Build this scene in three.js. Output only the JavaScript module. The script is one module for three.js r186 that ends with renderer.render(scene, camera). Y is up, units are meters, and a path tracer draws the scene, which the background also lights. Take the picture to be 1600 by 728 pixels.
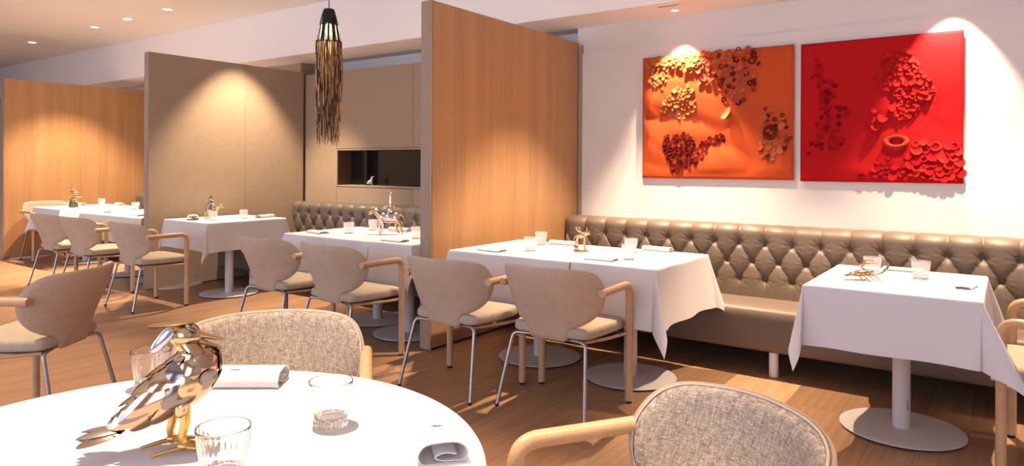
import * as THREE from 'three';
import { RoundedBoxGeometry } from 'three/addons/geometries/RoundedBoxGeometry.js';
import { mergeGeometries, mergeVertices, toCreasedNormals } from 'three/addons/utils/BufferGeometryUtils.js';
import { RectAreaLightUniformsLib } from 'three/addons/lights/RectAreaLightUniformsLib.js';

// ------------------------------------------------------------------ camera, exposure, daylight
const scene = new THREE.Scene();
const renderer = new THREE.WebGLRenderer({ antialias: true });
renderer.toneMapping = THREE.LinearToneMapping;
renderer.toneMappingExposure = 1.1;
renderer.shadowMap.enabled = true;
RectAreaLightUniformsLib.init();
const camera = new THREE.PerspectiveCamera(2 * Math.atan(364 / 1079.294) * 180 / Math.PI, 1600 / 728, 0.05, 60);
camera.position.set(0.923, 1.336, 5.809);
camera.rotation.order = 'YXZ';
camera.rotation.set(0, 0.622, 0.005);
camera.setViewOffset(1600, 728, 0, 364 - 259.49, 1600, 728);   // shifted lens: verticals stay upright
scene.background = new THREE.Color(0.75, 0.85, 1.0);           // overcast daylight outside the windows

const WARM = new THREE.Color(1.0, 0.74, 0.49), DAY = new THREE.Color(0.70, 0.77, 1.0);
const L = { lamp: 45, wall: 22, window: 3.9, pendant: 1.2 };
const WINDOWS = [[-9.2, 2.6], [-5.4, 2.6], [-1.6, 2.6], [1.9, 2.0]];   // centre x, width of the windows behind the camera
for (const [x, w] of WINDOWS) {
  const l = new THREE.RectAreaLight(DAY, L.window, w - 0.1, 2.1);
  l.position.set(x, 1.55, 8.28); l.lookAt(x, 1.55, 0); scene.add(l);
}

// ------------------------------------------------------------------ helpers
let seed = 7;
const rnd = () => { seed = (seed * 1664525 + 1013904223) >>> 0; return seed / 4294967296; };
const rr = (a, b) => a + (b - a) * rnd();
const V = (x, y, z) => new THREE.Vector3(x, y, z);
const PI = Math.PI;
const hash = (x, y, s = 0) => { let h = (x * 374761393 + y * 668265263 + s * 974711) | 0; h = Math.imul(h ^ (h >>> 13), 1274126177); return ((h ^ (h >>> 16)) >>> 0) / 4294967296; };
function vnoise(x, y, s = 0, px = 1e9, py = 1e9) {   // value noise, tiling with periods px, py
  const x0 = Math.floor(x), y0 = Math.floor(y), f = x - x0, g = y - y0, m = (a, p) => ((a % p) + p) % p;
  const u = f * f * (3 - 2 * f), v = g * g * (3 - 2 * g);
  const a = hash(m(x0, px), m(y0, py), s), b = hash(m(x0 + 1, px), m(y0, py), s), c = hash(m(x0, px), m(y0 + 1, py), s), d = hash(m(x0 + 1, px), m(y0 + 1, py), s);
  return a + (b - a) * u + (c - a) * v + (a - b - c + d) * u * v;
}
const clamp = (v, a = 0, b = 1) => Math.min(b, Math.max(a, v));
const smooth = (a, b, x) => { const t = clamp((x - a) / (b - a)); return t * t * (3 - 2 * t); };
function tex(w, h, fn, { srgb = true, rep = [1, 1] } = {}) {   // fn(x, y) in pixels -> [r, g, b] 0..255
  const d = new Uint8Array(w * h * 4);
  for (let y = 0; y < h; y++) for (let x = 0; x < w; x++) { const c = fn(x, y), i = (y * w + x) * 4; d[i] = clamp(c[0], 0, 255); d[i + 1] = clamp(c[1], 0, 255); d[i + 2] = clamp(c[2], 0, 255); d[i + 3] = 255; }
  const t = new THREE.DataTexture(d, w, h); t.wrapS = t.wrapT = THREE.RepeatWrapping; t.magFilter = THREE.LinearFilter; t.minFilter = THREE.LinearMipmapLinearFilter; t.generateMipmaps = true;
  if (srgb) t.colorSpace = THREE.SRGBColorSpace; t.repeat.set(...rep); t.needsUpdate = true; return t;
}
const names = {};
const numbered = n => { const k = names[n] = (names[n] ?? -1) + 1; return k ? `${n}_${String(k).padStart(3, '0')}` : n; };
function obj(name, geo, mat, parent = scene) {
  const m = new THREE.Mesh(geo, mat); m.name = parent === scene ? numbered(name) : name; m.castShadow = m.receiveShadow = true; parent.add(m); return m;
}
function tag(o, label, category, group) { o.userData.label = label; o.userData.category = category; if (group) o.userData.group = group; return o; }
function thing(name, label, category, pos = [0, 0, 0], turn = 0, group) {
  const o = new THREE.Group(); o.name = numbered(name); o.position.set(...pos); o.rotation.y = turn; scene.add(o); return tag(o, label, category, group);
}
function struct(name, geo, mat, label) { const o = obj(name, geo, mat); o.userData.kind = 'structure'; if (label) o.userData.label = label; return o; }
function copyThing(src, label, pos, turn = 0) {
  const c = src.clone(); c.name = numbered(src.name.replace(/_\d{3}$/, '')); c.userData = { ...src.userData, label }; c.position.set(...pos); c.rotation.y = turn; scene.add(c); return c;
}
const clean = g => { for (const k of Object.keys(g.attributes)) if (!['position', 'normal', 'uv'].includes(k)) g.deleteAttribute(k); return g.index ? g.toNonIndexed() : g; };
const merge = list => mergeGeometries(list.flat().map(clean));
const at = (g, x, y, z) => g.translate(x, y, z);
function boxUV(g) {   // uv in metres from the dominant axis of each face
  g = g.index ? g.toNonIndexed() : g; const p = g.attributes.position, n = g.attributes.normal, uv = new Float32Array(p.count * 2);
  for (let i = 0; i < p.count; i++) { const ax = Math.abs(n.getX(i)), ay = Math.abs(n.getY(i)), az = Math.abs(n.getZ(i)); const x = p.getX(i), y = p.getY(i), z = p.getZ(i);
    if (ay >= ax && ay >= az) { uv[2 * i] = x; uv[2 * i + 1] = z; } else if (ax >= az) { uv[2 * i] = z; uv[2 * i + 1] = y; } else { uv[2 * i] = x; uv[2 * i + 1] = y; } }
  g.setAttribute('uv', new THREE.BufferAttribute(uv, 2)); return g;
}
const box = (x0, x1, y0, y1, z0, z1) => boxUV(new THREE.BoxGeometry(x1 - x0, y1 - y0, z1 - z0).translate((x0 + x1) / 2, (y0 + y1) / 2, (z0 + z1) / 2));
const rbox = (x0, x1, y0, y1, z0, z1, r = 0.004, s = 2) => boxUV(new RoundedBoxGeometry(x1 - x0, y1 - y0, z1 - z0, s, r).translate((x0 + x1) / 2, (y0 + y1) / 2, (z0 + z1) / 2));
const cyl = (r0, r1, h, x = 0, y = 0, z = 0, n = 28) => new THREE.CylinderGeometry(r0, r1, h, n).translate(x, y + h / 2, z);
const lathe = (pts, n = 32) => new THREE.LatheGeometry(pts.map(p => new THREE.Vector2(Math.max(p[0], 1e-5), p[1])), n);
function ell(rx, ry, rz, x, y, z, ez = 0, ey = 0, ex = 0, n = 14) {
  return new THREE.SphereGeometry(1, n, Math.round(n * .7)).scale(rx, ry, rz).applyMatrix4(new THREE.Matrix4().makeRotationFromEuler(new THREE.Euler(ex, ey, ez, 'ZYX'))).translate(x, y, z);
}
// tube along straight runs with rounded corners; closed ends
function pipe(pts, r, bend = 0.04, n = 14, steps = 10) {
  const P = pts.map(p => V(...p)), cp = new THREE.CurvePath(); let prev = P[0];
  for (let i = 1; i < P.length; i++) {
    if (i < P.length - 1) {
      const a = P[i].clone().sub(P[i - 1]), b = P[i + 1].clone().sub(P[i]), d = Math.min(bend, a.length() * .49, b.length() * .49);
      const s = P[i].clone().addScaledVector(a.normalize(), -d), e = P[i].clone().addScaledVector(b.normalize(), d);
      cp.add(new THREE.LineCurve3(prev, s)); cp.add(new THREE.QuadraticBezierCurve3(s, P[i], e)); prev = e;
    } else cp.add(new THREE.LineCurve3(prev, P[i]));
  }
  const samples = [];
  for (const c of cp.curves) { const k = c.isLineCurve3 ? 1 : steps; for (let i = samples.length ? 1 : 0; i <= k; i++) samples.push(c.getPoint(i / k)); }
  return sweep(samples, samples.map(() => r), n);
}
function sweep(S, R, n = 12) {   // tube through sampled points with a radius for each, parallel-transported frame, flat caps
  const pos = [], uv = [], idx = []; let nrm = null, len = 0;
  for (let i = 0; i < S.length; i++) {
    const t = S[Math.min(i + 1, S.length - 1)].clone().sub(S[Math.max(i - 1, 0)]).normalize();
    if (!nrm) { nrm = Math.abs(t.y) < .9 ? V(0, 1, 0) : V(1, 0, 0); }
    nrm.addScaledVector(t, -nrm.dot(t)).normalize(); const b = t.clone().cross(nrm); if (i) len += S[i].distanceTo(S[i - 1]);
    for (let j = 0; j <= n; j++) { const a = j / n * 2 * PI, p = S[i].clone().addScaledVector(nrm, Math.cos(a) * R[i]).addScaledVector(b, Math.sin(a) * R[i]); pos.push(p.x, p.y, p.z); uv.push(j / n * 2 * PI * R[i], len); }
  }
  for (let i = 0; i < S.length - 1; i++) for (let j = 0; j < n; j++) { const a = i * (n + 1) + j, b = a + n + 1; idx.push(a, a + 1, b, b, a + 1, b + 1); }
  const g = new THREE.BufferGeometry(); g.setAttribute('position', new THREE.Float32BufferAttribute(pos, 3)); g.setAttribute('uv', new THREE.Float32BufferAttribute(uv, 2)); g.setIndex(idx); g.computeVertexNormals();
  const caps = [0, S.length - 1].map(i => { const t = S[i ? i : 1].clone().sub(S[i ? i - 1 : 0]).normalize().multiplyScalar(i ? 1 : -1); const c = new THREE.CircleGeometry(R[i], n); c.applyQuaternion(new THREE.Quaternion().setFromUnitVectors(V(0, 0, 1), t)); return c.translate(S[i].x, S[i].y, S[i].z); });
  return merge([g, ...caps]);
}
const curve = (pts, n) => new THREE.CatmullRomCurve3(pts.map(p => V(...p)), false, 'centripetal').getPoints(n);
function taper(pts, r0, r1, n = 24, m = 10) { const S = curve(pts, n); return sweep(S, S.map((_, i) => r0 + (r1 - r0) * i / n), m); }
function grid(nu, nv, fn, uvfn) {   // fn(i/nu, j/nv) -> [x, y, z]
  const pos = [], uv = [], idx = [];
  for (let j = 0; j <= nv; j++) for (let i = 0; i <= nu; i++) { const p = fn(i / nu, j / nv); pos.push(...p); uv.push(...(uvfn ? uvfn(i / nu, j / nv, p) : [i / nu, j / nv])); }
  for (let j = 0; j < nv; j++) for (let i = 0; i < nu; i++) { const a = j * (nu + 1) + i, b = a + nu + 1; idx.push(a, a + 1, b, b, a + 1, b + 1); }
  const g = new THREE.BufferGeometry(); g.setAttribute('position', new THREE.Float32BufferAttribute(pos, 3)); g.setAttribute('uv', new THREE.Float32BufferAttribute(uv, 2)); g.setIndex(idx); g.computeVertexNormals(); return g;
}

// ------------------------------------------------------------------ materials
const std = (color, roughness = 0.6, o = {}) => new THREE.MeshStandardMaterial({ color, roughness, metalness: 0, ...o });
const phys = (color, roughness, o = {}) => new THREE.MeshPhysicalMaterial({ color, roughness, ...o });
const lin = (r, g, b) => new THREE.Color().setRGB(r, g, b);
// oak veneer: grain runs along v; 1 m x 2 m of texture
const veneerTex = tex(512, 1024, (x, y) => {
  const u = x / 512, v = y / 1024, w = u + 0.012 * (vnoise(u * 6, v * 3, 5, 6, 3) - .5);
  const band = vnoise(w * 9, v * 1, 1, 9, 1), fine = vnoise(w * 90, v * 3, 2, 90, 3), pore = vnoise(w * 220, v * 22, 3, 220, 22), cath = .5 + .5 * Math.sin(40 * w + 5 * vnoise(w * 5, v * 2, 8, 5, 2));
  const t = .88 + .09 * (band - .5) + .07 * (fine - .5) + .02 * (cath - .5) - .05 * smooth(.72, .95, pore);
  return [228 * t, 176 * t * (.99 + .02 * band), 120 * t * (.97 + .06 * band)];
}, { rep: [1, 0.5] });
const plankTex = tex(512, 1024, (x, y) => {
  const u = x / 512, v = y / 1024, w = u + 0.02 * (vnoise(u * 5, v * 4, 15, 5, 4) - .5);
  const fine = vnoise(w * 120, v * 5, 12, 120, 5), band = vnoise(w * 10, v * 2, 11, 10, 2), pore = vnoise(w * 260, v * 40, 13, 260, 40), cath = .5 + .5 * Math.sin(60 * w + 7 * vnoise(w * 8, v * 3, 18, 8, 3));
  const t = .88 + .10 * (band - .5) + .09 * (fine - .5) + .05 * (cath - .5) - .06 * smooth(.7, .95, pore);
  return [222 * t, 172 * t, 126 * t];
}, { rep: [1, 0.5] });
const weaveTex = tex(512, 512, (x, y) => {   // two-tone linen: slubby warp and weft
  const wx = vnoise(x / 2, y / 26, 21, 256, 20), wy = vnoise(x / 26, y / 2, 22, 20, 256), b = vnoise(x / 60, y / 60, 23, 9, 9), f = hash(x >> 1, y >> 1, 24);
  const t = .71 + .34 * (wx - .5) + .34 * (wy - .5) + .06 * (b - .5) + .10 * (f - .5);
  return [232 * t, 218 * t, 206 * t];
}, { rep: [5, 5] });
const feltTex = tex(512, 512, (x, y) => {
  const a = vnoise(x / 3, y / 5, 31, 171, 103), b = vnoise(x / 40, y / 40, 32, 13, 13), c = hash(x, y, 33), t = .90 + .07 * (a - .5) + .03 * (b - .5) + .07 * (c - .5); return [255 * t, 253 * t, 250 * t];
}, { rep: [2, 2] });
const linenBump = tex(256, 256, (x, y) => { const v = 128 + 60 * (vnoise(x / 2, y / 16, 41, 128, 16) - .5) + 60 * (vnoise(x / 16, y / 2, 42, 16, 128) - .5); return [v, v, v]; }, { srgb: false, rep: [6, 6] });
const leatherBump = tex(256, 256, (x, y) => { const v = 128 + 110 * (vnoise(x / 5, y / 5, 51, 51, 51) - .5) + 60 * (vnoise(x / 2, y / 2, 52, 128, 128) - .5); return [v, v, v]; }, { srgb: false, rep: [5, 5] });

const M = {
  paint: std(lin(.70, .68, .68), .85), ceil: std(lin(.88, .85, .82), .9), soffit: std(lin(.90, .87, .87), .9),
  veneer: std(lin(.80, .78, .82), .42, { map: veneerTex }), veneerEdge: std(lin(.42, .24, .12), .5),
  wallFelt: std(lin(.44, .335, .245), .9, { map: feltTex }), endFelt: std(lin(.44, .35, .28), .9, { map: feltTex }),
  shellFelt: std(lin(.60, .47, .355), .9, { map: feltTex }),
  pad: std(lin(.72, .69, .67), .95, { map: weaveTex, bumpMap: linenBump, bumpScale: .0004 }),
  seat: std(lin(.52, .44, .34), .95, { map: feltTex, bumpMap: linenBump, bumpScale: .0003 }),
  piping: std(lin(.47, .40, .34), .9),
  oakRound: std(lin(.66, .42, .24), .45, { map: feltTex }),
  steel: std(lin(.40, .38, .37), .34, { metalness: 1 }), darkSteel: std(lin(.05, .05, .05), .5), rubber: std(lin(.012, .012, .012), .7),
  leather: phys(lin(.138, .103, .078), .48, { bumpMap: leatherBump, bumpScale: .0003, sheen: .2, sheenRoughness: .5 }),
  leatherGrey: phys(lin(.135, .112, .095), .45, { bumpMap: leatherBump, bumpScale: .0003 }),
  button: phys(lin(.17, .13, .10), .35),
  cloth: std(lin(.66, .65, .67), .9, { bumpMap: linenBump, bumpScale: .00012, side: THREE.DoubleSide }),
  napkin: phys(lin(.74, .73, .75), .95, { transmission: .3, thickness: 0, bumpMap: linenBump, bumpScale: .00015, side: THREE.DoubleSide }),
  white: std(lin(.72, .68, .65), .5), tableTop: std(lin(.6, .55, .5), .6),
  basePaint: std(lin(.56, .52, .51), .55), shadowGap: std(lin(.02, .018, .016), .8), ink: std(lin(.10, .11, .15), .8),
  glass: phys(lin(1, 1, 1), .03, { transmission: 1, thickness: .02, ior: 1.5 }),
  frost: phys(lin(1, 1, 1), .22, { transmission: 1, thickness: .02, ior: 1.45 }),
  glassWall: phys(lin(1, 1, 1), .02, { transmission: 1, thickness: .004, ior: 1.5 }), frostWall: phys(lin(1, 1, 1), .25, { transmission: .8, thickness: 0, ior: 1.5 }),
  pane: phys(lin(1, 1, 1), 0, { transmission: 1, thickness: 0, ior: 1.45 }),
  gold: std(lin(.60, .43, .24), .2, { metalness: 1 }), goldRough: std(lin(.66, .42, .14), .34, { metalness: 1 }), bronze: std(lin(.56, .38, .24), .15, { metalness: 1 }), silver: std(lin(.62, .58, .54), .2, { metalness: 1 }), blueSteel: std(lin(.52, .57, .64), .18, { metalness: 1 }), gunmetal: std(lin(.24, .20, .19), .2, { metalness: 1 }),
  patina: std(lin(.06, .09, .06), .5, { metalness: .4 }),
  niche: std(lin(.012, .011, .009), .12), nicheWood: std(lin(.10, .05, .03), .4),
  lampGlow: std(0x000000, .5, { emissive: new THREE.Color(1, .86, .66), emissiveIntensity: 6 }), bulb: std(0x000000, .5, { emissive: new THREE.Color(1, .80, .42), emissiveIntensity: 2.2 }),
  lampRing: std(lin(.75, .72, .68), .5), black: std(lin(.012, .010, .009), .45), fringe: std(0xffffff, .55, { vertexColors: true }),
};

// ------------------------------------------------------------------ the room
const CEIL = 3.25, X0 = -19, X1 = 3.6, Z1 = 8.4, SOF = 2.67, SZ = 0.53, XA = -2.444, XB = -6.466, XC = -10.475, ZF = 2.11, PH = 2.53;
const floor = struct('floor', box(X0 - .2, X1 + .2, -.2, -.021, -.2, Z1 + .2), std(lin(.25, .16, .10), .6), 'oak plank floor');
{
  const W = 0.195, tones = [[.61, .61, .66], [.585, .58, .62], [.65, .65, .70], [.60, .595, .645], [.635, .63, .68]];
  const mats = tones.map(t => std(lin(...t), .38, { map: plankTex }));
  const mk = (len, k) => { const g = rbox(-W / 2 + .0003, W / 2 - .0003, -.02, 0, -len / 2 + .0003, len / 2 - .0003, .0006, 1), uv = g.attributes.uv; for (let i = 0; i < uv.count; i++) uv.setXY(i, uv.getX(i) * 1.6 + k * .37, uv.getY(i) + k * .61); return g; };
  const lens = [1.6, 2.2, 2.6, 3.0], geos = lens.map(l => [0, 1, 2].map(k => mk(l, k + l))); let n = 0;
  for (let i = 0; i < 73; i++) {
    const x = -11.61 + i * W; let z = -.1 - rnd() * 1.5, guard = 0;
    while (z < Z1 && guard++ < 6) { const li = Math.floor(rnd() * 4), len = lens[li]; if (z + len > 0 && z + len < Z1 + 1.2) { const p = obj('plank', geos[li][Math.floor(rnd() * 3)], mats[Math.floor(rnd() * 5)], floor); p.position.set(x, 0, z + len / 2); n++; } z += len; }
  }
}
struct('ceiling', box(X0 - .2, X1 + .2, CEIL, CEIL + .2, -.2, Z1 + .2), M.ceil, 'white plaster ceiling');
struct('trim_1', box(X0, X1, SOF, CEIL, 0, SZ), M.soffit, 'white dropped soffit along the back wall');
struct('wall_back', merge([box(XA - .02, X1, 0, SOF, -.2, 0), box(X0, XA - .02, 0, SOF, -.4, -.2), box(X0, X1, SOF, CEIL, -.4, 0)]), M.paint, 'white plastered back wall behind the paintings');
struct('wall_back_panel', box(XA + .045, X1, 0, 2.42, 0, .02), M.paint, 'white plastered wall panel with the two red paintings');
struct('wall_left', box(X0 - .2, X0, 0, CEIL, -.4, Z1 + .2), M.paint);
struct('wall_right', box(X1, X1 + .2, 0, CEIL, -.4, Z1 + .2), M.paint);
{
  const parts = []; let x = X0; const ys = .5, ye = 2.6;
  for (const [cx, w] of WINDOWS) { parts.push(box(x, cx - w / 2, 0, CEIL, Z1, Z1 + .2)); parts.push(box(cx - w / 2, cx + w / 2, 0, ys, Z1, Z1 + .2), box(cx - w / 2, cx + w / 2, ye, CEIL, Z1, Z1 + .2)); x = cx + w / 2; }
  parts.push(box(x, X1, 0, CEIL, Z1, Z1 + .2)); struct('wall_front', merge(parts), M.paint);
  WINDOWS.forEach(([cx, w], i) => {
    const f = struct(`window_${i + 1}`, merge([box(cx - w / 2, cx - w / 2 + .05, ys, ye, Z1 + .06, Z1 + .12), box(cx + w / 2 - .05, cx + w / 2, ys, ye, Z1 + .06, Z1 + .12), box(cx - w / 2 + .05, cx + w / 2 - .05, ys, ys + .05, Z1 + .06, Z1 + .12), box(cx - w / 2 + .05, cx + w / 2 - .05, ye - .05, ye, Z1 + .06, Z1 + .12), box(cx - .025, cx + .025, ys + .05, ye - .05, Z1 + .06, Z1 + .12)]), M.veneerEdge);
    for (const s of [-1, 1]) obj('pane', box(Math.min(cx + s * .025, cx + s * (w / 2 - .05)), Math.max(cx + s * .025, cx + s * (w / 2 - .05)), ys + .05, ye - .05, Z1 + .085, Z1 + .091), M.pane, f);
  });
}

// fabric-clad back wall of the middle bay, with its display niche
{
  const z0 = -.2, zf = .1, nx0 = -5.853, nx1 = -3.9, ny0 = 1.10, ny1 = 1.512, seam = -4.552;
  const wall = struct('wall_bay', box(XB + .001, XA - .11, 0, 2.50, -.19, -.12), M.wallFelt, 'beige fabric clad wall of the middle bay with a long dark niche');
  const g = .004;
  for (const [a, b, c, d] of [[XB + .002, nx0 - g, 0, 2.50], [nx0, seam - g, ny1 + .03, 2.50], [seam, nx1, ny1 + .03, 2.50], [nx0, seam - g, 0, ny0 - .03], [seam, nx1, 0, ny0 - .03], [nx1 + g, XA - .11, 0, 2.50]])
    obj('fabric_panel', rbox(a, b, c, d, -.12, zf, .004), M.wallFelt, wall);
  const niche = obj('niche_frame', merge([box(nx0, nx1, ny1 + .008, ny1 + .03 - g, -.12, zf + .004), box(nx0, nx1, ny0 - .03 + g, ny0 - .008, -.12, zf + .004), box(nx0, nx0 + .016, ny0 - .008, ny1 + .008, -.12, zf + .004)]), M.endFelt, wall);
  obj('niche_back', box(nx0 + .016, nx1, ny0 - .008, ny1 + .008, -.12, -.115), M.niche, niche);
  obj('niche_side', box(nx0 + .016, nx0 + .022, ny0 - .008, ny1 + .008, -.115, zf - .005), M.nicheWood, niche);
  obj('niche_divider', box(-5.46, -5.44, ny0 - .008, ny1 + .008, -.115, -.02), M.niche, niche);
}
// dark wall opening above the far bay and its side
struct('wall_bay_001', merge([box(XC, XB - .1, 0, 2.45, -.19, .1), box(XC + 3.0, XB - .1, 2.45, SOF, -.19, .1)]), M.wallFelt, 'fabric clad wall of the far bay');
struct('trim_2', box(XC + .3, XC + 3.0, 2.46, 2.66, -.19, -.15), M.niche, 'dark gap above the wall of the far bay');

// free-standing dividers
function divider(label, x, t, right, z0 = .03, high = PH) {
  const o = thing('room_divider', label, 'room divider', [x, 0, 0]);
  const e = .014;
  obj('core', rbox(-t, -e - .001, .012, high, z0, ZF - .02, .003), M.endFelt, o);
  obj('end_panel', rbox(-t - .001, -e - .003, .006, high + .001, ZF - .02, ZF, .004), M.endFelt, o);
  if (right === 'wood') {
    // veneered leaves, two side by side with a fine joint
    const zm = z0 + (ZF - z0) * .5;
    obj('edge_strip', rbox(-e - .003, -.001, .006, high, ZF - .012, ZF - .002, .002), M.veneer, o);
    for (const [a, b] of [[z0, zm - .0006], [zm + .0006, ZF - .014]]) { const g = rbox(-e, 0, .02, high - .001, a, b, .0015, 1); obj('veneer_panel', g, M.veneer, o); }
  } else {
    const zm = z0 + (ZF - z0) * .42;
    for (const [a, b] of [[z0, zm - .0012], [zm + .0012, ZF - .001]]) obj('fabric_panel', rbox(-e, 0, .012, high, a, b, .003), M.wallFelt, o);
  }
  if (x !== XA) { const plate = new THREE.CylinderGeometry(1, 1, .010, 48).scale(.20, 1, .27).translate(-t / 2, .006, 1.76); obj('foot_plate', plate, M.white, o); }
  return o;
}
divider('oak veneered room divider between the paintings and the hanging lamp', XA, .105, 'wood');
divider('beige fabric room divider left of the hanging lamp', XB, .095, 'fabric', .13);
divider('oak veneered room divider at the far left end of the room', XC, .10, 'wood', .13);
{ const t = struct('trim_3', rbox(XA + .004, XA + .045, .86, 2.50, .001, .03, .004), M.endFelt, 'beige edge trim where the divider meets the white wall'); }

// ------------------------------------------------------------------ lamps
function downlight(x, z, label, { r = .055, power = L.lamp, angle = .76, y = CEIL, target = null, pen = .3, size = 1.2 } = {}) {
  const o = thing('downlight', label, 'ceiling lamp', [x, y, z], 0, 'recessed ceiling downlights');
  obj('ring', lathe([[r * 1.02, 0], [r * 1.02, -.006], [r * 1.25, -.006], [r * 1.3, 0], [r * 1.3, 0]], 32).translate(0, 0, 0), M.lampRing, o);
  obj('lens', new THREE.CylinderGeometry(r, r, .004, 32).translate(0, -.0025, 0), M.lampGlow, o);
  const s = new THREE.SpotLight(WARM, power, 0, angle, pen, 2); s.castShadow = true; s.shadow.radius = size; s.position.set(0, -.012, 0); s.target.position.set(...(target ?? [0, -2, 0])); o.add(s, s.target); return o;
}
for (const [x, z, l] of [[-11.58, 1.37, 'farthest left of the four glowing ceiling downlights'], [-9.44, 1.37, 'second from the left of the four glowing ceiling downlights'], [-8.5, 1.37, 'third from the left of the four glowing ceiling downlights'], [-7.5, 1.37, 'rightmost of the four glowing ceiling downlights']]) downlight(x, z, l, { power: L.lamp * 1.2 });
for (const [x, z, l, k] of [[-5.9, 1.1, 'ceiling downlight above the table beside the fabric divider', 1.05], [-3.3, 1.1, 'ceiling downlight above the long table of the middle bay', 1], [-1.3, 1.1, 'ceiling downlight above the long table under the paintings', 1.5], [.75, 1.1, 'ceiling downlight above the small square table', 1.3], [2.9, 1.1, 'ceiling downlight over the right end of the bench', .8], [-.75, 4.75, 'ceiling downlight above the round table', 1.0], [-3.9, 4.6, 'ceiling downlight above the aisle chair at the left', .8], [.9, 3.9, 'ceiling downlight above the grey chair by the camera', .55], [-6.6, 4.4, 'ceiling downlight above the far aisle', .8]]) downlight(x, z, l, { power: L.lamp * k, angle: z < 2 ? .65 : .54 });
for (const [x, l] of [[-1.38, 'wall spotlight above the orange painting'], [.60, 'wall spotlight above the red painting']]) downlight(x, .23, l, { y: SOF, r: .03, power: L.wall, angle: .55, pen: .35, target: [0, -2, -.27], size: .7 });
{ const o = thing('air_vent', 'small slot vent in the soffit above the orange painting', 'vent', [-1.36, SOF, .42]); obj('frame', box(-.10, .10, -.004, 0, -.02, .02), M.lampRing, o); obj('slot', box(-.085, .085, -.0055, -.0035, -.008, .008), M.shadowGap, o); }

// ------------------------------------------------------------------ tufted benches
function bench(name, label, x0, x1, lat, mat, step, legs) {
  const o = thing(name, label, 'bench', [0, 0, 0]);
  const yb = .30, yt = .845, zf = .285, SP = .2, RY = .136, ytop = .735;
  const Hh = (x, y) => {   // padding depth over the flat back
    const u = (x - lat) / SP; let v = (y - ytop) / (2 * RY), h;
    if (v > 0) h = Math.pow(Math.abs(Math.sin(PI * u)), .62) * (1 - .25 * smooth(0, .3, v)) + .25 * smooth(0, .3, v);
    else if (v < -1) h = Math.pow(Math.abs(Math.sin(PI * u)), .62) * (1 - .45 * smooth(0, .3, -1 - v)) + .45 * smooth(0, .3, -1 - v);
    else { const s = u + v, t = u - v; h = Math.pow(Math.abs(Math.sin(PI * s)) * Math.abs(Math.sin(PI * t)), .26); }
    let d = h * .040;
    for (const k of [0, -1, -2]) { const ry = ytop + k * RY, off = k === -1 ? .5 : 0, bx = lat + (Math.round((x - lat) / SP - off) + off) * SP, dx = x - bx, dy = y - ry, r = Math.hypot(dx, dy); d -= .022 * Math.exp(-((r / .026) ** 2)); const a = Math.atan2(dy, dx); d += .0018 * Math.sin(11 * a + bx * 40) * Math.exp(-(((r - .05) / .03) ** 2)); }
    return d;
  };
  // profile: seat junction up the front, over the rounded top, back to the wall
  const nu = Math.round((x1 - x0) / step), prof = [];
  const ny = Math.round((yt - .03 - yb) / step); for (let i = 0; i <= ny; i++) prof.push([zf, yb + (yt - .03 - yb) * i / ny, 0]);
  for (let i = 1; i <= 8; i++) { const a = i / 8 * PI / 2; prof.push([zf - .07 + .07 * Math.cos(a), yt - .03 + .055 * Math.sin(a), a]); }
  for (let i = 1; i <= 4; i++) prof.push([zf - .07 - (zf - .072) * i / 4, yt + .025 - .008 * i / 4, PI / 2]);
  const back = grid(nu, prof.length - 1, (s, t) => {
    const p = prof[Math.round(t * (prof.length - 1))], x = x0 + (x1 - x0) * s, e = Math.min(x - x0, x1 - x), edge = smooth(0, .05, e);
    const ca = Math.cos(p[2]), sa = Math.sin(p[2]), d = Hh(x, Math.min(p[1], yt)) * (p[2] > 1.5 ? .35 : 1) * edge - (1 - edge) * .03;
    return [x, p[1] + sa * d * .45, p[0] + ca * d];
  }, (s, t, p) => [p[0], p[1] + p[2]]);
  obj('tufted_back', back, mat, o);
  obj('back_frame', box(x0 + .01, x1 - .01, .16, yt - .06, .022, zf - .04), mat, o);
  // seat: slab sloping down to the back, rounded front
  const sp = [[.24, .15], [1.24, .15], [1.285, .165], [1.30, .20], [1.302, .30], [1.300, .385], [1.285, .420], [1.25, .436], [1.18, .438], [.8, .395], [.28, .318], [.24, .30], [.24, .15]];
  const sc = new THREE.CatmullRomCurve3(sp.slice(1, 11).map(p => V(0, p[1], p[0])), false, 'centripetal').getPoints(40);
  const seat = grid(24, sc.length - 1, (s, t) => { const p = sc[Math.round(t * (sc.length - 1))]; return [x0 + (x1 - x0) * s, p.y, p.z]; }, (s, t, p) => [p[0], p[1] + p[2]]);
  const shape = new THREE.Shape(sc.map(p => new THREE.Vector2(p.z, p.y)));
  const cap = x => new THREE.ShapeGeometry(shape).rotateY(-PI / 2).translate(x, 0, 0);
  obj('seat', merge([seat, cap(x0), cap(x1), box(x0, x1, .15, .16, .24, 1.24)]), mat, o);
  const bg = new THREE.SphereGeometry(.0115, 10, 7).scale(1, 1, .7);
  for (const k of [0, -1, -2]) for (let x = lat + (k === -1 ? SP / 2 : 0) + Math.ceil((x0 - lat) / SP) * SP; x < x1 - .03; x += SP) if (x > x0 + .03) { const y = ytop + k * RY, b = obj('button', bg, M.button, o); b.position.set(x, y, zf + Hh(x, y) + .004); }
  for (const x of legs) { obj('leg', lathe([[0, 0], [.027, 0], [.029, .004], [.029, .155], [0, .155]], 24).translate(x, 0, 1.245), M.white, o); }
  return o;
}
bench('banquette', 'brown tufted leather banquette under the red paintings', XA + .002, 3.5, -.603, M.leather, .0085, [-.284, 1.9, -1.9]);
bench('banquette', 'grey tufted leather banquette in front of the niche', XB + .002, XA - .107, -5.93, M.leatherGrey, .0125, [-4.4, -5.9]);
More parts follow.
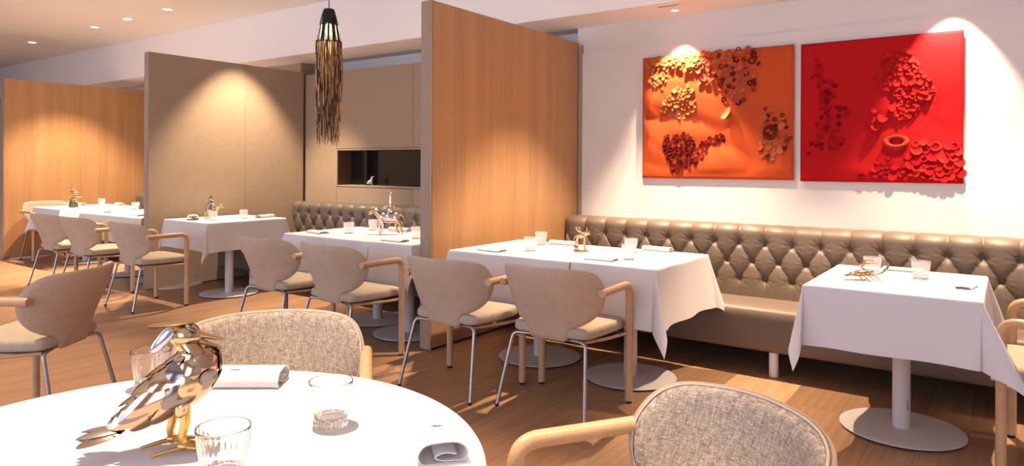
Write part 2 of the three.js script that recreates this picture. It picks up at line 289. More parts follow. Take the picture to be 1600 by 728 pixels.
bench('banquette', 'grey tufted banquette end showing left of the fabric divider', XC + .002, XB - .097, -9.93, M.leatherGrey, .02, [-8.4]);

// ------------------------------------------------------------------ chairs
// padded shell: outline B(t) in (a, y), a measured round the bend; bent in plan with radius RB
const RB = .35;
const shellMap = (a, y, off) => { const th = a / RB, zb = .205 + .14 * smooth(.40, .86, y) * 1.0; return [(RB + off) * Math.sin(th), y, zb - RB + (RB + off) * Math.cos(th)]; };
const shellOutline = (() => {   // right half from the top centre round to the neck, then mirrored
  const R = new THREE.CatmullRomCurve3([[0, .806], [.10, .806], [.20, .802], [.30, .789], [.353, .757], [.380, .700], [.372, .645], [.335, .580], [.278, .526], [.21, .488], [.155, .468], [.134, .445], [.126, .415], [.105, .396]].map(p => V(p[0], p[1], 0)), false, 'centripetal').getPoints(60);
  return R.concat(R.slice().reverse().map(p => V(-p.x, p.y, 0))).filter((p, i, A) => !i || p.distanceTo(A[i - 1]) > 1e-4);
})();
function pillow(front, back, scale, ex, rings = 14, cut = -1) {   // closed two-sided shell; front faces the sitter
  const O = shellOutline, N = O.length, c = V(0, .635, 0), geos = [];
  for (const side of [0, 1]) {
    const pos = [], uv = [], idx = [];
    for (let k = 0; k <= rings; k++) { const s = Math.pow(k / rings, .7); for (let i = 0; i <= N; i++) { const p = O[i % N], a = c.x + (p.x - c.x) * s * scale; let y = c.y + (p.y - c.y) * s * scale; if (cut > 0) y = Math.max(y, cut); const t = Math.pow(Math.max(0, 1 - Math.pow(s, ex)), 1 / 2.2), off = side ? back[0] + (back[1] - back[0]) * t : front[0] + (front[1] - front[0]) * t; pos.push(...shellMap(a, y, off)); uv.push(a, y); } }
    for (let k = 0; k < rings; k++) for (let i = 0; i < N; i++) { const a = k * (N + 1) + i, b = a + N + 1; side ? idx.push(a, b, a + 1, b, b + 1, a + 1) : idx.push(a, a + 1, b, b, a + 1, b + 1); }
    const g = new THREE.BufferGeometry(); g.setAttribute('position', new THREE.Float32BufferAttribute(pos, 3)); g.setAttribute('uv', new THREE.Float32BufferAttribute(uv, 2)); g.setIndex(idx); g.computeVertexNormals(); geos.push(g);
  }
  return merge(geos);
}
const chairGeo = (() => {
  const G = {};
  G.shell = pillow([0, -.004], [0, .013], 1, 10);
  G.pad = pillow([-.004, -.036], [-.004, -.003], .972, 9, 18, .455);
  const O = shellOutline, c = V(0, .635, 0), P = O.filter(p => c.y + (p.y - c.y) * .975 > .462).map(p => V(...shellMap(p.x * .975, c.y + (p.y - c.y) * .975, -.008)));
  // order the piping from one neck side over the top to the other
  const cutAt = (() => { let b = 0, d = 0; for (let i = 0; i < P.length; i++) { const q = P[i].distanceTo(P[(i + 1) % P.length]); if (q > d) { d = q; b = i + 1; } } return b % P.length; })();
  const Q = P.slice(cutAt).concat(P.slice(0, cutAt)); G.piping = sweep(Q, Q.map(() => .0030), 6);
  // seat cushion
  const sh = (u, v) => { const h = .245 - .022 * smooth(-.05, .22, v); return [u * h, v]; };
  const rsq = (s, r) => Math.pow(Math.max(0, 1 - Math.pow(Math.abs(s), r)), 1 / r);
  const seatGrid = up => grid(40, 40, (s, t) => {
    let u = Math.sin((s - .5) * PI), v = Math.sin((t - .5) * PI); const m = Math.max(Math.abs(u), Math.abs(v)) || 1e-6, len = Math.hypot(u, v) || 1e-6, k = m < 1e-5 ? 1 : Math.pow(1 / (Math.pow(Math.abs(u / m), 9) + Math.pow(Math.abs(v / m), 9)), 1 / 9); u *= k; v *= k; const e = Math.pow(Math.pow(Math.abs(u), 9) + Math.pow(Math.abs(v), 9), 1 / 9);
    const z = -.033 + v * .226, x = u * (.262 - .018 * smooth(-.1, .21, z)), d = Math.pow(Math.max(0, 1 - Math.pow(e, 22)), .38);
    return [x, up ? .432 + .043 * d - .006 * (1 - u * u) * 0 : .435 - .022 * d, z];
  }, (s, t, p) => [p[0], p[2]]);
  const top = seatGrid(true), bot = seatGrid(false); top.index.array.reverse(); top.computeVertexNormals();
  G.seat = merge([top, bot]);
  const wa = .294, ya = .674, lf = .205, ab = .174;
  G.arm = s => pipe([[s * wa, .014, -lf], [s * wa, ya, -lf], [s * .319, ya, ab]], .0212, .065, 18, 12);
  G.foot = (x, z, r) => lathe([[0, 0], [r, 0], [r, .016], [0, .016]], 16).translate(x, 0, z);
  G.rear = s => pipe([[s * .10, .404, .155], [s * .232, .404, .185], [s * .277, .014, .276]], .0105, .035, 12, 8);
  G.rail = s => pipe([[s * .280, .392, -lf], [s * .245, .392, -.02], [s * .20, .398, .16]], .0095, .03, 10, 5);
  G.pan = merge([rbox(-.20, .20, .395, .414, -.22, .16, .006), pipe([[-.285, .392, -lf], [.285, .392, -lf]], .010, .02, 10)]);
  return G;
})();
const chairProto = (() => {
  const o = thing('armchair', '', 'chair', [0, 0, 0], 0, 'oak armed restaurant chairs');
  obj('backrest', chairGeo.shell, M.shellFelt, o); const pad = obj('back_pad', chairGeo.pad, M.pad, o); obj('piping', chairGeo.piping, M.piping, pad);
  obj('seat', chairGeo.seat, M.seat, o); obj('seat_pan', chairGeo.pan, M.darkSteel, o);
  for (const s of [-1, 1]) {
    const a = obj('arm_leg', chairGeo.arm(s), M.oakRound, o); a.userData.label = 'round oak arm bending down into the front leg'; obj('foot', chairGeo.foot(s * .294, -.205, .017), M.rubber, a);
    const l = obj('leg', chairGeo.rear(s), M.steel, o); l.userData.label = 'steel tube rear leg'; obj('foot', chairGeo.foot(s * .277, .276, .011), M.rubber, l);
    obj('seat_rail', chairGeo.rail(s), M.oakRound, o);
  }
  return o;
})();
const CH = [
  ['beige armchair seen from behind, right one at the long table under the paintings', -1.105, 2.449, .003], ['beige armchair seen from behind, beside the end of the oak divider', -1.785, 2.528, -.008],
  ['beige armchair seen from behind with its oak arm in front of the oak divider end', -2.844, 2.495, -.05], ['beige armchair seen from behind, left one at the long table by the niche', -3.595, 2.485, 0],
  ['beige armchair in front of the fabric divider edge, at the small table', -5.695, 2.478, -.026], ['beige armchair in the far bay nearest the fabric divider', -6.773, 2.464, 0], ['beige armchair farthest left of the row seen from behind', -7.548, 2.448, 0],
  ['pale armchair behind the far left table against the oak divider', -9.98, 1.69, -PI / 2],
  ['armchair cut by the right photo edge beside the small square table', 1.13, 1.867, 1.503],
  ['grey linen armchair facing us across the round table behind the metal bird', -.995, 4.467, -2.25], ['grey linen armchair in the right foreground with an oak arm', .325, 4.468, 2.5],
  ['armchair at the left photo edge turned away with beige shell and tan seat', -3.196, 4.318, 2.2],
];
CH.forEach(([l, x, z, t], i) => { if (i) copyThing(chairProto, l, [x, 0, z], t); else { chairProto.position.set(x, 0, z); chairProto.rotation.y = t; chairProto.userData.label = l; } });

// ------------------------------------------------------------------ tables and cloths
function pedestal(label, x, z, hx, hz, bx = x, bz = z) {
  const o = thing('pedestal_table', label, 'table', [bx, 0, bz]);
  obj('tabletop', rbox(x - hx - bx, x + hx - bx, .728, .754, z - hz - bz, z + hz - bz, .006), M.tableTop, o);
  obj('column', lathe([[0, .016], [.041, .016], [.041, .72], [.0, .72]], 32), M.basePaint, o);
  const b = obj('base', lathe([[0, .009], [.283, .009], [.286, .012], [.284, .016], [.24, .0185], [.05, .020], [0, .020]], 64), M.basePaint, o);
  obj('glide_ring', lathe([[0, 0], [.27, 0], [.27, .0088], [0, .0088]], 48), M.rubber, b);
  obj('top_plate', rbox(-.09, .09, .718, .728, -.09, .09, .003), M.darkSteel, o);
  return o;
}
// square cloth hung over a table; over = overhang on [left, right, front, back]; 0 = lies flat and ends there
function clothGeo(hx, hz, over, { flare = .07, bulge = .10, wave = .010, sd = 1, tips = null } = {}) {
  const [ol, or_, of, ob] = over, axis = (h, a, b) => { const r = []; const n = 16; if (a > 0) for (let i = n; i > 0; i--) r.push(-h - a * Math.pow(i / n, 1.25)); for (let i = 0; i <= 14; i++) r.push(-h + 2 * h * i / 14); if (b > 0) for (let i = 1; i <= n; i++) r.push(h + b * Math.pow(i / n, 1.25)); return r; };
  const P = axis(hx, ol, or_), Q = axis(hz, ob, of), er = .010;
  const drop = d => { const arc = er * PI / 2; if (d < arc) { const a = d / er; return [er * Math.sin(a), er * (1 - Math.cos(a))]; } return [er + (d - arc) * flare, er + (d - arc) * Math.sqrt(1 - flare * flare)]; };
  const pt = (p, q) => {
    const a = Math.max(0, Math.abs(p) - hx), b = Math.max(0, Math.abs(q) - hz), sx = Math.sign(p), sz = Math.sign(q), cx = clamp(p, -hx, hx), cz = clamp(q, -hz, hz);
    if (!a && !b) return [p, 0, q];
    if (a && !b) { const [o, d] = drop(a), near = smooth(.35, 0, (hz - Math.abs(q)) / hz), w = wave * Math.sin(q * 15 + sd * 2.1 + sx) * a / .3; return [cx + sx * (o + w + near * a * .05), -d, q]; }
    if (b && !a) { const [o, d] = drop(b), near = smooth(.35, 0, (hx - Math.abs(p)) / hx), w = wave * Math.sin(p * 14 + sd * 1.3 + sz) * b / .3; return [p, -d, cz + sz * (o + w + near * b * .05)]; }
    // corner: the spare quarter of cloth hangs in a cone; tip swung by (tx, tz) in parts of its length
    const r = Math.hypot(a, b), th = Math.atan2(b, a), k = Math.sin(2 * th) ** 2, arc = er * PI / 2, q_ = Math.max(0, r - arc), c3 = Math.cos(th) ** 3 * Math.sin(2 * th), s3 = Math.sin(th) ** 3 * Math.sin(2 * th);
    const [tx, tz] = (sz > 0 ? (sx < 0 ? tips?.[0] : tips?.[1]) : null) ?? [sx * .10, sz * .14];
    const ox = sx * (flare * Math.cos(th) + bulge * c3 * 2) + k * tx, oz = sz * (flare * Math.sin(th) + bulge * s3 * 1.2) + k * tz, m2 = Math.min(.85, ox * ox + oz * oz);
    const e0 = er * Math.min(1, r / arc);
    return [cx + sx * e0 * Math.cos(th) + q_ * ox, -(er * Math.min(1, (r / arc) ** 2) + q_ * Math.sqrt(1 - m2)), cz + sz * e0 * Math.sin(th) + q_ * oz];
  };
  const g = grid(P.length - 1, Q.length - 1, (s, t) => pt(P[Math.round(s * (P.length - 1))], Q[Math.round(t * (Q.length - 1))]), (s, t) => [P[Math.round(s * (P.length - 1))], Q[Math.round(t * (Q.length - 1))]]);
  g.index.array.reverse(); g.computeVertexNormals(); return g;
}
function cloth(label, x, z, hx, hz, over, o) { const m = tag(obj('tablecloth', clothGeo(hx, hz, over, o), M.cloth), label, 'tablecloth'); m.position.set(x, .7565 + (o?.lift ?? 0), z); return m; }
// small square table on the right
const squareTable = pedestal('round based pedestal table under the small square cloth', .47, 1.735, .358, .432, .489, 1.787);
cloth('white cloth of the small square table with the golden lobster figure', .47, 1.735, .363, .437, [.31, .34, .30, .30], { sd: 1.2, flare: .06, bulge: .16, tips: [[.12, .17], [.24, .14]] });
{ const t = obj('maker_mark', rbox(-.0025, .0025, .115, .165, 0, .0006, .0002, 1), M.ink, squareTable); t.position.set(.0412 * .75, 0, .0412 * .6614); t.rotation.y = .85; t.userData.label = 'tiny dark vertical print on the column'; }
// long table under the paintings: two tables side by side, two cloths
pedestal('pedestal table behind the beige chairs, left half of the long table under the paintings', -1.823, 1.765, .374, .41, -1.732, 1.764);
pedestal('pedestal table right half of the long table under the paintings', -1.065, 1.765, .374, .41, -1.011, 1.812);
cloth('white cloth left half of the long table under the paintings', -1.72, 1.765, .482, .415, [.33, 0, .34, .32], { sd: 2.2 });
cloth('white cloth right half of the long table under the paintings, corner hanging low', -.957, 1.765, .272, .415, [0, .35, .35, .34], { sd: 3.4, lift: .0035, flare: .07, tips: [[-.1, .14], [.10, .16]] });
// middle bay
pedestal('pedestal table left half of the long table by the niche', -3.70, 1.75, .364, .40, -3.494, 1.63);
pedestal('pedestal table right half of the long table by the niche', -2.965, 1.75, .360, .40, -2.93, 1.82);
cloth('white cloth left half of the long table by the niche', -3.55, 1.75, .52, .405, [.30, 0, .33, .3], { sd: 4.1 });
cloth('white cloth right half of the long table by the niche, running behind the oak divider', -2.812, 1.75, .218, .405, [0, .18, .33, .3], { sd: 5.3, lift: .0035 });
pedestal('pedestal table beside the fabric divider', -5.92, 1.55, .40, .44, -5.62, 1.70);
cloth('white cloth of the table beside the fabric divider', -5.92, 1.55, .405, .455, [.27, .30, .29, .25], { sd: 6.2, flare: .05, bulge: .05, tips: [[.02, .12], [.02, .14]] });
// far bay
pedestal('pedestal table of the far left bay with the stacked gold figure', -9.3, 1.53, .40, .46);
cloth('white cloth of the far left table with the stacked gold figure', -9.3, 1.53, .41, .47, [.31, .28, .30, .25], { sd: 7.7 });
pedestal('pedestal table of the far bay next to the fabric divider', -7.75, 1.70, .355, .38);
cloth('white cloth of the far bay table next to the fabric divider', -7.36, 1.70, .74, .39, [.25, 0, .30, .25], { sd: 8.5 });
pedestal('pedestal table hidden behind the fabric divider edge', -7.06, 1.70, .30, .36);
// round table in the foreground
const RT = [-.43, 5.115];
{
  const o = thing('round_table', 'round white clothed table in the foreground', 'table', [RT[0], 0, RT[1]]);
  obj('tabletop', new THREE.CylinderGeometry(.635, .635, .026, 96).translate(0, .731, 0), M.tableTop, o);
  obj('column', cyl(.045, .045, .71, 0, .016), M.basePaint, o); obj('base', lathe([[0, .001], [.32, .001], [.32, .014], [.06, .02], [0, .02]], 64), M.basePaint, o);
  const pr = [[0, 0], [.3, 0], [.62, 0], [.634, -.001], [.643, -.006], [.648, -.014], [.650, -.03], [.652, -.09], [.655, -.15], [.658, -.20]], K = 240;
  const g = grid(K, pr.length - 1, (s, t) => { const i = Math.round(t * (pr.length - 1)), a = s * 2 * PI, w = pr[i][1] < -.02 ? (-pr[i][1] - .02) * .12 * Math.sin(a * 17) : 0, r = pr[i][0] + w; return [r * Math.cos(a), pr[i][1], r * Math.sin(a)]; }, (s, t, p) => [p[0], p[2]]);
  g.index.array.reverse(); g.computeVertexNormals(); const c = tag(obj('tablecloth', g, M.cloth), 'white cloth on the round foreground table', 'tablecloth'); c.position.set(RT[0], .7465, RT[1]);
}

// ------------------------------------------------------------------ glasses and napkins
const glassGeo = (() => {   // fluted tumbler: thin wall with 28 flutes on a heavy faceted foot
  const n = 168, fl = 28, ring = (pr, depth) => { const g = grid(n, pr.length - 1, (s, t) => { const i = Math.round(t * (pr.length - 1)), [r, y] = pr[i], a = s * 2 * PI, k = depth(y) * (.5 + .5 * Math.cos(a * fl)), q = Math.max(r - k, 1e-5); return [q * Math.cos(a), y, q * Math.sin(a)]; }); g.index.array.reverse(); g.computeVertexNormals(); return g; };
  const wall = ring([[.0345, .0215], [.0358, .026], [.0395, .042], [.0430, .062], [.0448, .078], [.0452, .086], [.0456, .0925], [.0453, .094], [.0440, .0935], [.0436, .086], [.0430, .078], [.0412, .062], [.0376, .042], [.0340, .027], [.0325, .0222], [.0345, .0215]], y => .0015 * smooth(.022, .03, y) * (1 - smooth(.080, .088, y)));
  const foot = ring([[0, 0], [.030, 0], [.0355, .001], [.0368, .004], [.0365, .010], [.0352, .016], [.0344, .0212], [.030, .0212], [0, .0205]], y => .0022 * smooth(.001, .004, y) * (1 - smooth(.015, .020, y)));
  return { wall, foot };
})();
function glass(label, x, y, z, s = 1, near = false) { const o = thing('tumbler', label, 'glass', [x, y, z], x * 7, 'fluted water glasses'); o.scale.setScalar(s); obj('wall', glassGeo.wall, near ? M.glassWall : M.frostWall, o); obj('foot', glassGeo.foot, M.glass, o); return o; }
const napkinGeo = (() => {   // folded linen rolled into a flat loop: ribbon cross-section pulled along its length
  const mk = (w, h, len, curl) => {
    const path = curve([[w * .48, .0015, 0], [0, .0012, 0], [-w * .42, .002, 0], [-w * .5, h * .40, 0], [-w * .38, h * .86, 0], [-.05 * w, h, 0], [w * .34, h * .92, 0], [w * .5, h * .52, 0], [w * .43, h * .16, 0], [w * .22, h * .13, 0], ...(curl ? [[-.06 * w, h * .17, 0], [-.16 * w, h * .32, 0], [.02 * w, h * .50, 0], [.26 * w, h * .42, 0]] : [])], 64), th = .0022, Lp = [], Rp = [];
    for (let i = 0; i < path.length; i++) { const t = path[Math.min(i + 1, 64)].clone().sub(path[Math.max(i - 1, 0)]).normalize(); Lp.push(new THREE.Vector2(path[i].x - t.y * th / 2, path[i].y + t.x * th / 2)); Rp.push(new THREE.Vector2(path[i].x + t.y * th / 2, path[i].y - t.x * th / 2)); }
    return new THREE.ExtrudeGeometry(new THREE.Shape([...Lp, ...Rp.reverse()]), { depth: len, bevelEnabled: false, steps: 8 }).translate(0, 0, -len / 2);
  };
  return { big: mk(.100, .042, .20, true), flat: mk(.085, .016, .20, false), roll: mk(.062, .030, .21, true) };
})();
const markGeo = (() => {   // small emblem printed on each napkin: two slanted strokes with trailing points
  const tri = pts => new THREE.ExtrudeGeometry(new THREE.Shape(pts.map(p => new THREE.Vector2(...p))), { depth: .0003, bevelEnabled: false }).rotateX(-PI / 2);
  return merge([tri([[-.014, -.002], [-.002, .0035], [.000, .0005], [-.004, .0008]]), tri([[-.010, -.0045], [.0005, .0035], [.004, -.0035], [.0005, -.0005]]), tri([[.001, -.004], [.005, .0038], [.0135, .0025], [.006, .0012], [.0055, -.0030]]), tri([[.006, .0005], [.014, -.0015], [.007, -.0022]])]);
})();
function napkin(label, kind, x, y, z, turn, s = 1, mark = true) {
  const o = thing('napkin', label, 'napkin', [x, y, z], turn, 'folded white linen napkins'); o.scale.setScalar(s);
  obj('folded_cloth', napkinGeo[kind], M.napkin, o); if (mark) { const h = { big: .042, flat: .016, roll: .030 }[kind], m = obj('emblem', markGeo, M.ink, o); const side = mark === true && kind === 'big'; m.position.set(side ? -.020 : -.004, side ? h * .955 + .0026 : h + .0026, side ? -.02 : .015); m.rotation.set(0, mark === true ? PI / 2 : mark, side ? .22 : 0, 'ZYX'); m.scale.setScalar(1.15); m.userData.label = 'small dark woven emblem'; } return o;
}
const TY = .7572;   // cloth surface of the rectangular tables
const RY_ = .7472;  // of the round table
glass('large clear tumbler at the centre of the round table', -.321, RY_, 4.774, 1.08, true);
glass('clear tumbler cut off by the bottom edge of the photo', -.262, RY_, 5.075, 1.08, true);
glass('clear tumbler half hidden behind the metal bird', -.905, RY_, 4.885, 1.08, true);
napkin('rolled napkin with emblem lying behind the metal bird', 'big', -.74, RY_, 4.712, 2.214, 1);
napkin('rolled napkin at the right edge of the round table, open end facing us', 'big', -.055, RY_, 4.712, .85, 1, -.1);
glass('left tumbler on the long table under the paintings, nearer one', -1.726, TY, 1.891); glass('left tumbler on the long table under the paintings, farther one', -1.872, TY, 1.535);
glass('right tumbler on the long table under the paintings, farther one', -1.132, TY + .003, 1.563); glass('right tumbler on the long table under the paintings, nearer one', -.985, TY + .003, 1.90);
napkin('flat napkin at the left end of the long table under the paintings', 'flat', -1.93, TY, 2.06, PI / 2 - .08); napkin('rolled napkin behind the winged gold figure', 'roll', -1.735, TY, 1.45, PI / 2 + .05);
napkin('flat napkin in front of the winged gold figure', 'flat', -1.11, TY + .003, 2.03, PI / 2 + .02); napkin('rolled napkin at the right end of the long table under the paintings', 'roll', -1.02, TY + .003, 1.385, PI / 2 - .1);
glass('left tumbler on the small square table', .328, TY, 1.603); glass('right tumbler on the small square table', .558, TY, 1.618);
napkin('napkin with open loop at the right edge of the small square table', 'flat', .765, TY, 1.79, -.15, .8, false); napkin('flat napkin at the back edge of the small square table', 'flat', .45, TY, 1.36, PI / 2, 1, false);
glass('tumbler left of the silver horse rider', -3.631, TY, 1.837); glass('tumbler behind the silver horse rider', -3.691, TY, 1.503); glass('tumbler right of the silver horse rider by the oak divider', -2.868, TY + .003, 1.81);
napkin('napkin at the left end of the long table by the niche', 'flat', -3.86, TY, 1.98, PI / 2 - .2, 1.15); napkin('napkin in front of the silver horse rider', 'flat', -2.86, TY + .003, 2.06, PI / 2, 1.1, false); napkin('rolled napkin behind the silver horse rider', 'roll', -3.42, TY, 1.44, PI / 2, 1.1, false);
glass('tumbler in front of the donkey rider figure', -5.782, TY, 1.783); glass('tumbler right of the donkey rider figure', -5.776, TY, 1.432);
napkin('napkin left of the donkey rider figure', 'big', -6.03, TY, 1.86, PI / 2 - .5, 1.1, false); napkin('rolled napkin on the back of the table beside the fabric divider', 'roll', -5.70, TY, 1.22, .25, 1.1, false);
glass('tumbler right of the stacked gold figure', -9.379, TY, 1.294); glass('tumbler on the far bay table near the divider edge', -8.10, TY, 1.45);
napkin('napkin beside the stacked gold figure', 'roll', -9.55, TY, 1.50, PI / 2, 1.2, false); napkin('napkin behind the far bay tumbler', 'roll', -9.15, TY, 1.16, PI / 2 - .2, 1.2, false); napkin('left flat napkin on the far bay table', 'flat', -7.88, TY, 1.93, PI / 2, 1.1, false); napkin('right flat napkin on the far bay table beside the fabric divider edge', 'flat', -7.04, TY, 1.95, PI / 2, 1.1, false);

// ------------------------------------------------------------------ metal figures
// bird welded from cutlery; local +x is where it looks, y up, about 25 cm tall
{
  const o = thing('metal_bird', 'gold and bronze bird sculpture made of cutlery on the round table', 'sculpture', [-.478, RY_ + .001, 5.055], .95);
  const bodyPts = [[-.105, .080, 0], [-.07, .092, 0], [-.03, .108, 0], [.01, .126, 0], [.042, .142, 0], [.060, .160, 0], [.062, .182, 0]], bodyR = [.013, .029, .043, .052, .053, .045, .029];
  const bc = new THREE.CatmullRomCurve3(bodyPts.map(p => V(...p))), BR = t => { const f = t * (bodyR.length - 1), i = Math.min(bodyR.length - 2, Math.floor(f)); return bodyR[i] + (bodyR[i + 1] - bodyR[i]) * (f - i); };
  const S = bc.getPoints(40); obj('body', sweep(S, S.map((_, i) => BR(i / 40)), 22), M.bronze, o);
  // bowls of spoons as feathers: flattened cups laid on the body, tips toward the tail
  const cup = (l, w) => { const g = grid(14, 12, (s, t) => { const r = t, a = s * 2 * PI, x = Math.cos(a) * r, z = Math.sin(a) * r, p = 1 - .28 * x; return [x * l, .22 * w * (1 - r * r) - .02 * l * x * x, z * w * p]; }); const h = g.clone().translate(0, -.0012, 0); h.index.array.reverse(); h.computeVertexNormals(); return merge([g, h]); };
  const cupA = cup(.034, .021), cupB = cup(.026, .020), cupC = cup(.045, .018), mats = [M.bronze, M.gunmetal, M.gold, M.bronze, M.gold];
  const put = (g, m, pos, dir, nrm, lift = .0) => { const f = obj('feather', g, m, o), X = dir.clone().normalize(), Yv = nrm.clone().addScaledVector(X, -nrm.dot(X)).normalize(), Zv = X.clone().cross(Yv); f.matrixAutoUpdate = true; f.quaternion.setFromRotationMatrix(new THREE.Matrix4().makeBasis(X, Yv, Zv)); f.position.copy(pos).addScaledVector(Yv, lift); return f; };
  for (const [t, n, g, l] of [[.08, 5, cupB, .0], [.22, 6, cupA, .001], [.36, 7, cupA, .001], [.50, 7, cupA, .001], [.63, 7, cupB, .001], [.75, 7, cupB, .002], [.86, 6, cupB, .002]])
    for (let k = 0; k < n; k++) { const a = (k + (t * 10 % 2 > 1 ? .5 : 0)) / n * 2 * PI, p = bc.getPoint(t), T = bc.getTangent(t), up = V(0, 1, 0).addScaledVector(T, -T.y).normalize(), side = T.clone().cross(up), nr = up.clone().multiplyScalar(Math.cos(a)).addScaledVector(side, Math.sin(a)); if (nr.y < -.75) continue; const d = T.clone().multiplyScalar(-1).addScaledVector(nr, .10); put(g, mats[(k * 3 + Math.round(t * 20)) % 5], p.addScaledVector(nr, BR(t) - .003), d, nr, l); }
  for (const s of [-1, 1]) for (const [i, dx] of [0, 1, 2].entries()) put(cupC, i % 2 ? M.gunmetal : M.bronze, V(-.045 - dx * .014, .118 - dx * .010, s * (.042 - dx * .006)), V(-1, -.42, s * -.12), V(.1, .35, s), .002);   // wings
  for (const [k, a] of [[0, -.42], [1, -.18], [2, .05], [3, .28], [4, .5]]) put(cupC, [M.bronze, M.silver, M.gold, M.silver, M.bronze][k], V(-.135, .072 + .006 * (k % 2), a * .05), V(-1, -.02 + .12 * (k % 2), a), V(.2, 1, a * .5), 0);   // tail
  obj('tail_joint', ell(.028, .017, .020, -.104, .083, 0, .35), M.gold, o);
  obj('neck', taper([[.058, .165, 0], [.050, .190, 0], [.042, .212, 0]], .027, .017, 12, 14), M.gold, o);
  const head = obj('head', ell(.027, .020, .018, .044, .226, 0, -.1, 0, 0, 20), M.gold, o);
  obj('crest', cup(.036, .019).applyMatrix4(new THREE.Matrix4().makeRotationZ(.10)).translate(.020, .245, 0), M.gold, head);
  for (const s of [-1, 1]) { obj('cheek_plate', ell(.026, .010, .004, .012, .221, s * .016, .95), M.blueSteel, head); obj('eye', ell(.005, .005, .003, .054, .231, s * .016), M.gunmetal, head); obj('brow', ell(.012, .004, .005, .054, .240, s * .012, -.5), M.gunmetal, head); }
  obj('beak', merge([taper([[.062, .229, 0], [.085, .224, 0], [.108, .219, 0]], .0075, .0018, 10, 10), taper([[.062, .220, 0], [.084, .211, 0], [.104, .206, 0]], .006, .0018, 10, 10)]), M.gold, head);
  for (const [x, z, fx] of [[-.004, -.026, 1], [.024, .026, 1]]) {
    const leg = obj('leg', merge([taper([[x, .095, z * .8], [x + .002, .060, z], [x - .004, .030, z], [x, .012, z]], .0115, .0065, 14, 9), ell(.013, .009, .009, x, .012, z)]), M.goldRough, o);
    for (const [ex, ez] of [[.050, .016], [.052, -.012], [-.058, .012]]) obj('toe', taper([[x, .010, z], [x + ex * .5, .008, z + ez * .6], [x + ex, .0035, z + ez]], .0060, .0030, 8, 8), M.goldRough, leg);
    obj('thigh_plate', ell(.020, .012, .006, x - .004, .092, z * 1.35, 1.3), M.gold, leg);
  }
  const Tm = new THREE.Matrix4().makeTranslation(.012, .092, 0).multiply(new THREE.Matrix4().makeRotationZ(.20)).multiply(new THREE.Matrix4().makeTranslation(-.008, -.088, 0));
  for (const c of o.children) if (c.name !== 'leg') c.applyMatrix4(Tm);
  head.applyMatrix4(new THREE.Matrix4().makeTranslation(.004, .212, 0).multiply(new THREE.Matrix4().makeRotationZ(-.28)).multiply(new THREE.Matrix4().makeScale(1.22, 1.22, 1.22)).multiply(new THREE.Matrix4().makeTranslation(-.010, -.214, 0)));
}
// winged horse figure on the long table
{
  const o = thing('winged_horse_figure', 'small gold winged animal figure on a flat gold base', 'sculpture', [-1.434, TY + .001, 1.709], .55);
  obj('base', rbox(-.052, .052, 0, .006, -.028, .028, .002), M.gold, o);
  obj('body', merge([ell(.034, .020, .018, .0, .108, 0, .15), ell(.016, .022, .014, .032, .124, 0, -.5)]), M.gold, o);
  obj('head', merge([ell(.011, .018, .010, .048, .128, 0, .5), ell(.004, .012, .003, .038, .155, .004, .1)]), M.gold, o);
  for (const [x, fx, z] of [[-.024, -.030, .010], [-.022, -.018, -.010], [.022, .022, .010], [.024, .030, -.010]]) obj('leg', taper([[x, .102, z], [fx - .004, .06, z], [fx, .006, z]], .006, .0035, 12, 8), M.gold, o);
  for (const s of [-1, 1]) obj('wing', merge([ell(.026, .010, .004, -.022, .150, s * .014, 2.25), ell(.020, .008, .003, -.008, .150, s * .016, 1.8)]), M.bronze, o);
  obj('tail', taper([[-.032, .105, 0], [-.046, .09, 0], [-.05, .055, 0]], .004, .002, 10, 8), M.gold, o);
  obj('shrub', merge([ell(.010, .020, .010, -.040, .024, .012, .4), ell(.008, .018, .008, -.030, .022, .016, -.4)]), M.bronze, o);
}
// lobster on the small square table
{
  const o = thing('lobster_figure', 'small gold lobster figure with raised claws', 'sculpture', [.314, TY + .001, 1.85], .55);
  obj('body', merge([ell(.048, .017, .022, -.005, .034, 0, .12), ell(.028, .015, .020, .036, .038, 0), ell(.020, .012, .017, -.045, .029, 0)]), M.gold, o);
  for (const s of [-1, 1]) for (let k = 0; k < 4; k++) obj('leg', taper([[-.035 + k * .022, .028, s * .014], [-.032 + k * .025, .026, s * .045], [-.022 + k * .030, .002, s * .072]], .0042, .0022, 12, 6), M.bronze, o);
  obj('claw', merge([taper([[.04, .034, -.012], [.012, .060, -.03], [.006, .075, -.02]], .006, .004, 12, 8), taper([[.004, .072, -.02], [.03, .098, -.018], [.072, .094, -.016]], .008, .002, 12, 8), taper([[.004, .072, -.02], [.03, .082, -.014], [.070, .082, -.012]], .006, .002, 12, 8)]), M.gold, o);
  obj('claw', merge([taper([[.045, .034, .012], [.09, .038, .018], [.118, .060, .014]], .006, .005, 12, 8), taper([[.118, .060, .014], [.128, .076, .012], [.126, .090, .012]], .007, .002, 10, 8)]), M.gold, o);
  obj('tail_fan', merge([-1, 0, 1].map(k => ell(.020, .003, .009, -.070, .022, k * .012, .2, k * .5))), M.gold, o);
}
